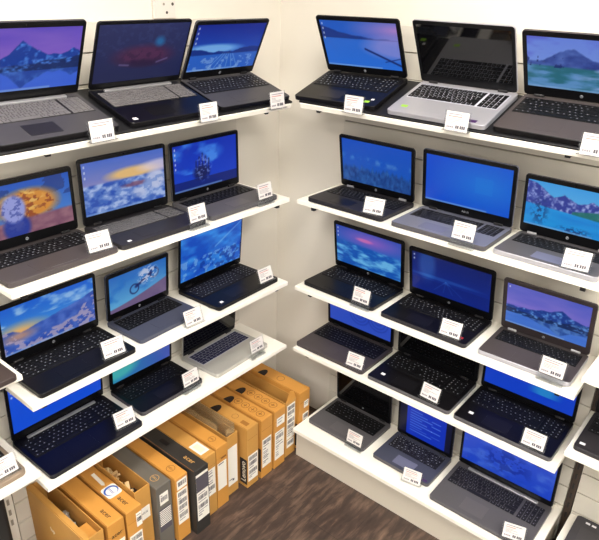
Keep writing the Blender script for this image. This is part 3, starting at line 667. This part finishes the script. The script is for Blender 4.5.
def carton(y0, y1, xf, h, m, label, open_top=False, hole=False, seam=True):
    root = thing('laptop_carton', (xf, (y0+y1)/2, 0), (0, 0, 0), label, 'cardboard box', 'laptop cartons under the left shelves')
    ox, oy = -xf, -(y0+y1)/2
    T = Matrix.Translation((ox, oy, 0))
    def fin(mb, name, parent=root):
        o = mb.build(name, parent, M=T if parent is root else T); return o
    mb = MB()
    if not open_top:
        out = [(CX0, y0+.0015), (xf, y0+.0015), (xf, y1-.0015), (CX0, y1-.0015)]
        mb.slab(out, .0, h, m, .0022)
        body = fin(mb, 'body')
        mb = MB()
        if seam:
            mb.box((CX0+.01, y0+.0035, h-.0006), (xf-.004, y0+.0048, h+.0004), seam_m)
            mb.box((xf-.0006, y0+.006, h-.06), (xf+.0004, y1-.006, h-.0588), seam_m)
            fin(mb, 'flap_seam')
        if hole:
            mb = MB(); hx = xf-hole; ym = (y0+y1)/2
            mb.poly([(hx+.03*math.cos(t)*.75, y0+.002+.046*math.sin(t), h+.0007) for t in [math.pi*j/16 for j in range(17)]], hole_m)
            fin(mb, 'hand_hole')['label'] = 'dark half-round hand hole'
    else:
        t = .004
        mb.box((CX0, y0+.001, 0), (xf, y1-.001, .004), m)
        mb.box((CX0, y0+.001, .004), (xf, y0+t, h), m); mb.box((CX0, y1-t, .004), (xf, y1-.001, h), m)
        mb.box((CX0, y0+t, .004), (CX0+t, y1-t, h), m); mb.box((xf-t, y0+t, .004), (xf, y1-t, h), m)
        body = fin(mb, 'body')
    return root, T
def add(root, T, mb, name, label=None):
    o = mb.build(name, root, M=T)
    if label: o['label'] = label
    return o
def front_text(root, T, txt, size, m, xf, y, z, rotdeg=0, name='lettering', label=None):
    M = T @ Matrix.Translation((xf+.001, y, z)) @ Matrix.Rotation(R(90), 4, 'Z') @ Matrix.Rotation(R(90), 4, 'X') @ Matrix.Rotation(R(rotdeg), 4, 'Z')
    return text_mesh(name, txt, size, m, root, M, .0003, label=label)
def top_text(root, T, txt, size, m, x, y, z, name='lettering', ang=0, sx=1.1, label=None):
    return text_mesh(name, txt, size, m, root, T @ Matrix.Translation((x, y, z+.0008)) @ Matrix.Rotation(R(ang), 4, 'Z'), .0003, sx, label)
def side_label(root, T, x0, x1, y, z0, z1, txt=None):
    mb = MB(); mb.box((x0, y-.0012, z0), (x1, y+.0002, z1), hole_m); o = add(root, T, mb, 'brand_label', 'black label')
    if txt:
        M = T @ Matrix.Translation(((x0+x1)/2, y-.0016, (z0+z1)/2)) @ Matrix.Rotation(R(90), 4, 'X') @ Matrix.Rotation(R(90), 4, 'Z')
        text_mesh('letters', txt, (x1-x0)*.95, pale_m, root, M, .0003, .95, 'white upright lettering')
def labels(root, T, *args, **k):
    o = front_label(root, *args, **k); o.data.transform(T); return o

# from the corner towards the camera
r, T = carton(-.292, -.212, .402, .33, card_m, 'brown carton nearest the corner with a dark hand hole on top', hole=.25)
labels(r, T, .402, -.262, -.22, .06, .20, 1); labels(r, T, .402, -.255, -.222, .232, .27, 2); side_label(r, T, .355, .4, -.2905, .02, .15)
ring(r, .25, -.252, .33, .02, cprint_m, None); bpy.data.objects['round_logo'].data.transform(T)
r, T = carton(-.378, -.303, .392, .318, card2_m, 'open brown carton with raised pointed front flap, second from the corner', open_top=True)
mb = MB(); mb.loops([[(.388, -.375, .318), (.388, -.306, .318), (.380, -.312, .352), (.380, -.338, .362)], [(.392, -.375, .318), (.392, -.306, .318), (.384, -.312, .352), (.384, -.338, .362)]], card_m); add(r, T, mb, 'front_flap')
mb = MB(); mb.box((.05, -.373, .02), (.38, -.309, .21), cardin_m); add(r, T, mb, 'inner_tray')
labels(r, T, .392, -.368, -.312, .10, .30, 3); labels(r, T, .392, -.366, -.314, .05, .095, 4)
def last(T, name): 
    o = [q for q in bpy.data.objects if q.name.split('.')[0] == name][-1]; return o
def ringT(r, T, cx, cy, z, rad, m, txt='DELL', size=.012):
    v = T @ Vector((cx, cy, z)); ring(r, v.x, v.y, v.z, rad, m, txt, size)
def pictos(r, T, y0, y1, x0, x1, z, seed):
    mb = MB(); rg = random.Random(seed); ym = (y0+y1)/2
    for k in range(4):
        cx = x0+(x1-x0)*(k+.5)/4
        for j in range(18):
            a, b = 2*math.pi*j/18, 2*math.pi*(j+1)/18
            P = [(cx+rr*math.cos(t), ym+rr*math.sin(t), z+.0006) for rr, t in ((.02, a), (.02, b), (.0175, b), (.0175, a))]
            mb.poly([P[0], P[1], P[2], P[3]], cprint_m)
        mb.box((cx-.01, ym-.002, z), (cx+.01, ym+.001, z+.0006), cprint_m); mb.box((cx-.002, ym-.01, z), (cx+.001, ym+.01, z+.0006), cprint_m)
    add(r, T, mb, 'printed_symbols')
r, T = carton(-.472, -.395, .405, .33, card_m, 'brown carton with hand hole and row of printed rings, third from the corner', hole=.23)
pictos(r, T, -.472, -.395, .20, .385, .33, 1); labels(r, T, .405, -.455, -.402, .24, .285, 5); labels(r, T, .405, -.466, -.402, .05, .21, 6)
r, T = carton(-.556, -.481, .402, .33, card_m, 'brown carton with torn label, fourth from the corner', hole=.22)
pictos(r, T, -.556, -.481, .20, .385, .33, 2); labels(r, T, .402, -.548, -.49, .06, .22, 7); side_label(r, T, .365, .4, -.5545, .04, .17)
r, T = carton(-.641, -.568, .396, .33, card2_m, 'brown carton with upright white lettering on a black label, fifth from the corner', hole=.21)
ringT(r, T, .29, -.605, .33, .016, cprint_m, None); mb = MB(); mb.box((.335, -.622, .3295), (.375, -.6, .3305), seam_m); add(r, T, mb, 'handle_slot')
labels(r, T, .396, -.634, -.573, .035, .18, 8); side_label(r, T, .352, .394, -.6395, .02, .16, 'Lenovo')
r, T = carton(-.729, -.664, .363, .325, card2_m, 'open brown carton with tall clear plastic insert between plain cartons', open_top=True)
mb = MB(); mb.box((.05, -.722, .02), (.355, -.671, .25), cardin_m); add(r, T, mb, 'inner_tray')
clear_m = mat('clear_plastic_sheet', (226, 204, 160), .12, trans=.75)
mb = MB(); mb.box((.06, -.674, .25), (.352, -.672, .365), clear_m); mb.box((.06, -.724, .25), (.30, -.722, .355), clear_m); mb.box((.35, -.72, .26), (.352, -.674, .352), clear_m); add(r, T, mb, 'plastic_insert', 'clear plastic insert')
labels(r, T, .363, -.725, -.67, .05, .26, 9, code=False)
mb = MB(); mb.box((.363, -.70, .07), (.3642, -.69, .08), ink_m); mb.box((.363, -.72, .08), (.3642, -.70, .084), ink_m); add(r, T, mb, 'label_print')
r, T = carton(-.812, -.745, .384, .33, card_m, 'brown carton with printed ring on top, beside the open one with plastic insert')
ringT(r, T, .325, -.778, .33, .017, cprint_m); labels(r, T, .384, -.805, -.755, .10, .245, 10, code=False); mb = MB(); mb.box((.384, -.80, .236), (.3852, -.77, .241), ink_m); mb.box((.384, -.785, .262), (.3852, -.755, .268), cprint_m); add(r, T, mb, 'label_print')
r, T = carton(-.884, -.815, .386, .325, card2_m, 'brown carton with square blank white sticker on top, beside the black box')
mb = MB(); mb.box((.285, -.872, .325), (.36, -.825, .3258), label_m); mb.box((.297, -.862, .3257), (.348, -.835, .3262), pale_m); add(r, T, mb, 'paper_sticker', 'square white sticker')
labels(r, T, .386, -.868, -.822, .11, .25, 11)
r, T = carton(-.965, -.888, .421, .335, blackbox_m, 'black carton with gold lettering, the only black box in the row')
top_text(r, T, 'acer', .03, gold_m, .352, -.926, .335, label='gold lettering'); labels(r, T, .421, -.955, -.893, .07, .31, 12, dark=True)
mb = MB(); mb.slab(rrect(.05, .02, .004, x0=.17, y0=-.935), .3345, .3358, matb_m, .0003); add(r, T, mb, 'carry_handle')
r, T = carton(-1.037, -.972, .392, .33, card_m, 'brown carton with printed ring on top, between the grey and black boxes')
ringT(r, T, .33, -1.004, .33, .018, cprint_m); labels(r, T, .392, -1.027, -.978, .27, .315, 13); labels(r, T, .392, -1.03, -.978, .09, .262, 14)
r, T = carton(-1.116, -1.042, .376, .33, greybox_m, 'grey carton with printed ring, the only grey box in the row', seam=False)
ringT(r, T, .325, -1.079, .33, .018, gold_m); labels(r, T, .376, -1.1, -1.06, .235, .29, 15)
mb = MB()
for q in range(9): mb.box((.376, -1.106, .13+q*.009), (.3768, -1.052, .1345+q*.009), label_m)
mb.box((.3756, -1.108, .10), (.3764, -1.052, .215), ink_m); add(r, T, mb, 'striped_label', 'black and white striped label')
r, T = carton(-1.189, -1.118, .346, .345, card2_m, 'open brown carton with crumpled paper and cables inside', open_top=True)
mb = MB(); mb.box((.04, -1.183, .02), (.34, -1.124, .24), cardin_m); add(r, T, mb, 'inner_tray')
rg = random.Random(5); crump_m = mat('crumpled_paper', (214, 186, 136), .7); 
mb = MB()
for q in range(16):
    M = Matrix.Translation((.1+.22*rg.random(), -1.166+.026*rg.random(), .27+.02*rg.random())) @ Euler((rg.random()*3, rg.random()*3, rg.random()*3)).to_matrix().to_4x4()
    mb.box((-.014, -.008, -.004), (.014, .008, .004), crump_m, M)
add(r, T, mb, 'crumpled_paper')['kind'] = 'stuff'
mb = MB(); pts = [(.27+.012*math.cos(t*1.9), -1.152+.016*math.sin(t*1.3), .272+.002*math.sin(t)) for t in range(14)]
for a in pts: mb.cyl((a[0], a[1], a[2]), .005, .008, black_m, 8)
add(r, T, mb, 'coiled_cable', 'dark coiled cable')
labels(r, T, .346, -1.18, -1.128, .19, .25, 16, code=False); front_text(r, T, 'ASUS', .014, ink_m, .346, -1.154, .222)
r, T = carton(-1.263, -1.193, .391, .33, card_m, 'brown carton with a white sticker with blue swirl on its top')
top_text(r, T, 'acer', .028, cblack_m, .33, -1.228, .33, label='black lettering')
mb = MB(); mb.slab(rrect(.064, .06, .012, x0=.225, y0=-1.258), .3302, .3312, label_m, .0003); st_ = add(r, T, mb, 'swirl_sticker', 'white sticker with blue ring')
v = T @ Vector((.257, -1.228, .3312)); mb = MB()
for j in range(26):
    a, b = R(25+310*j/26), R(25+310*(j+1)/26); wd = lambda t: .0035*math.sin((t-R(25))/R(310)*math.pi)+.0008
    mb.poly([(v.x+(.023+e)*math.cos(t)*1.0, v.y+(.023+e)*math.sin(t)*1.1, v.z+.0004) for t, e in ((a, wd(a)), (b, wd(b)), (b, -wd(b)), (a, -wd(a)))], blue_m)
mb.build('blue_swirl', st_); text_mesh('letters', 'intel', .020, blue_m, st_, Matrix.Translation((v.x, v.y, v.z+.0005)), .0002)
mb = MB(); mb.loops([[(.13, -1.232, .3305), (.205, -1.236, .3305), (.215, -1.228, .3305), (.205, -1.222, .3305), (.13, -1.218, .3305)], [(.13, -1.232, .333), (.205, -1.236, .333), (.215, -1.228, .332), (.205, -1.222, .333), (.13, -1.218, .333)]], label_m); add(r, T, mb, 'paper_strip', 'white paper strip')
labels(r, T, .391, -1.22, -1.196, .235, .30, 17); labels(r, T, .391, -1.255, -1.2, .06, .21, 18)
r, T = carton(-1.341, -1.270, .391, .33, card_m, 'closed brown carton with black lettering, second from the left end of the row')
top_text(r, T, 'acer', .028, cblack_m, .335, -1.306, .33, label='black lettering'); front_text(r, T, 'acer', .026, cblack_m, .391, -1.305, .27); labels(r, T, .391, -1.318, -1.276, .14, .235, 19)
CX0 = .0005
r, T = carton(-1.428, -1.352, .386, .33, card2_m, 'open brown carton with plastic bag inside, leftmost of the carton row', open_top=True)
mb = MB(); mb.box((.29, -1.402, .02), (.378, -1.36, .30), card_m); mb.box((.0, -1.402, .02), (.288, -1.358, .20), cardin_m); add(r, T, mb, 'inner_tray')
mb = MB(); mb.box((-.003, -1.423, .21), (.381, -1.404, .331), card2_m); add(r, T, mb, 'folded_flap')
bag_m = mat('clear_bag', (150, 140, 128), .2, noise=(30, .4), bump=1.0); mb = MB(); rg = random.Random(9)
for q in range(12):
    M = Matrix.Translation((.08+.15*rg.random(), -1.39+.02*rg.random(), .225+.04*rg.random())) @ Euler((rg.random()*3, rg.random()*3, rg.random()*3)).to_matrix().to_4x4()
    mb.box((-.022, -.012, -.008), (.022, .012, .008), bag_m, M)
add(r, T, mb, 'plastic_bag', 'crumpled plastic bag')
M = T @ Matrix.Translation((.16, -1.4275, .22)) @ Matrix.Rotation(R(90), 4, 'X'); text_mesh('lettering', 'hp', .03, pale_m, r, M, .0003, label='pale lettering')

# black bag on the left plinth
bag2_m = mat('black_nylon', (14, 14, 15), .7, noise=(40, .2))
mb = MB()
mb.loops([[(x, y, z) for x, y in rrect(.13-i_, .40-i_, .02, x0=.012+i_/2, y0=-1.955+i_/2)] for z, i_ in ((.166, .02), (.18, 0), (.47, 0), (.49, .03), (.50, .07))], bag2_m)
root = thing('laptop_bag', (.08, -1.755, .166), (0, 0, 0), 'black laptop bag on the plinth at the lower left edge', 'bag')
b = mb.build('body', root, M=Matrix.Translation((-.08, 1.755, -.166)))
mb = MB(); n = 12
for j in range(n):
    a, c = math.pi*j/n, math.pi*(j+1)/n
    mb.box((-.008, min(.06*math.cos(a), .06*math.cos(c)), .332+.03*min(math.sin(a), math.sin(c))-.004), (.008, max(.06*math.cos(a), .06*math.cos(c)), .332+.03*max(math.sin(a), math.sin(c))+.004), matb_m)
mb.build('handle', root)

# ---------------------------------------------------------------- socket plate on the left wall
root = thing('wall_socket', (WALL, -.622, 1.955), (0, 0, 0), 'pale socket plate with small dark holes high on the left wall', 'socket')
mb = MB(); mb.slab([(-.05, 0), (.05, 0), (.05, .19), (-.05, .19)], 0.0005, .012, mat('socket_plate', (214, 207, 196), .5), .002); mb.v = [(z, x, y) for x, y, z in mb.v]; mb.build('plate', root)
for y, z, rr in ((.006, .076, .0055), (-.004, .048, .0045), (.036, .048, .0055), (.008, .02, .005)):
    mb = MB(); mb.cyl((0, 0, 0), rr, .001, groove_m if rr < .005 else mat('socket_hole', (70, 62, 56), .6), 14, Matrix.Translation((.0118, y, z)) @ Matrix.Rotation(R(90), 4, 'Y')); mb.build('pin_hole', root)

# ---------------------------------------------------------------- light: LED panels in the ceiling
lamp_m = mat('led_diffuser', (255, 250, 240), .5, emit=((255, 250, 245), 37))
for i, (x, y) in enumerate(((1.2, -1.2), (2.5, -1.2), (1.2, -2.5), (2.65, -2.65), (3.85, -1.45), (1.45, -3.85), (3.85, -2.65), (2.65, -3.85))):
    root = thing('ceiling_panel_light', (x, y, 2.9), (0, 0, 0), 'square white LED panel light in the ceiling above the shop floor', 'ceiling light', 'LED panels in the ceiling')
    mb = MB(); mb.box((-.3, -.3, -.012), (.3, .3, -.0005), steel_m); mb.build('frame', root)
    mb = MB(); mb.box((-.28, -.28, -.0145), (.28, .28, -.012), lamp_m); mb.build('diffuser', root)
w = bpy.data.worlds.new('shop'); S.world = w; w.use_nodes = True
bg = w.node_tree.nodes['Background']; bg.inputs[0].default_value = rgba((255, 250, 244)); bg.inputs[1].default_value = 1.1

# ---------------------------------------------------------------- camera
fw = Vector((-math.sin(YAW)*math.cos(PITCH), math.cos(YAW)*math.cos(PITCH), -math.sin(PITCH)))
rt = Vector((math.cos(YAW), math.sin(YAW), 0)); up = rt.cross(fw)
r2 = rt*math.cos(ROLL)+up*math.sin(ROLL); u2 = -rt*math.sin(ROLL)+up*math.cos(ROLL)
cd = bpy.data.cameras.new('camera'); co = bpy.data.objects.new('camera', cd); COL.objects.link(co)
M = Matrix.Identity(4)
for i in range(3): M[i][0], M[i][1], M[i][2], M[i][3] = r2[i], u2[i], -fw[i], CAM[i]
co.matrix_world = M
cd.sensor_fit = 'HORIZONTAL'; cd.sensor_width = 36; cd.lens = F_PX/599*36; cd.clip_start = .05
S.camera = co
vs = S.view_settings; vs.view_transform = 'Standard'; vs.look = 'None'; vs.gamma = 1; vs.use_curve_mapping = False; vs.exposure = 0
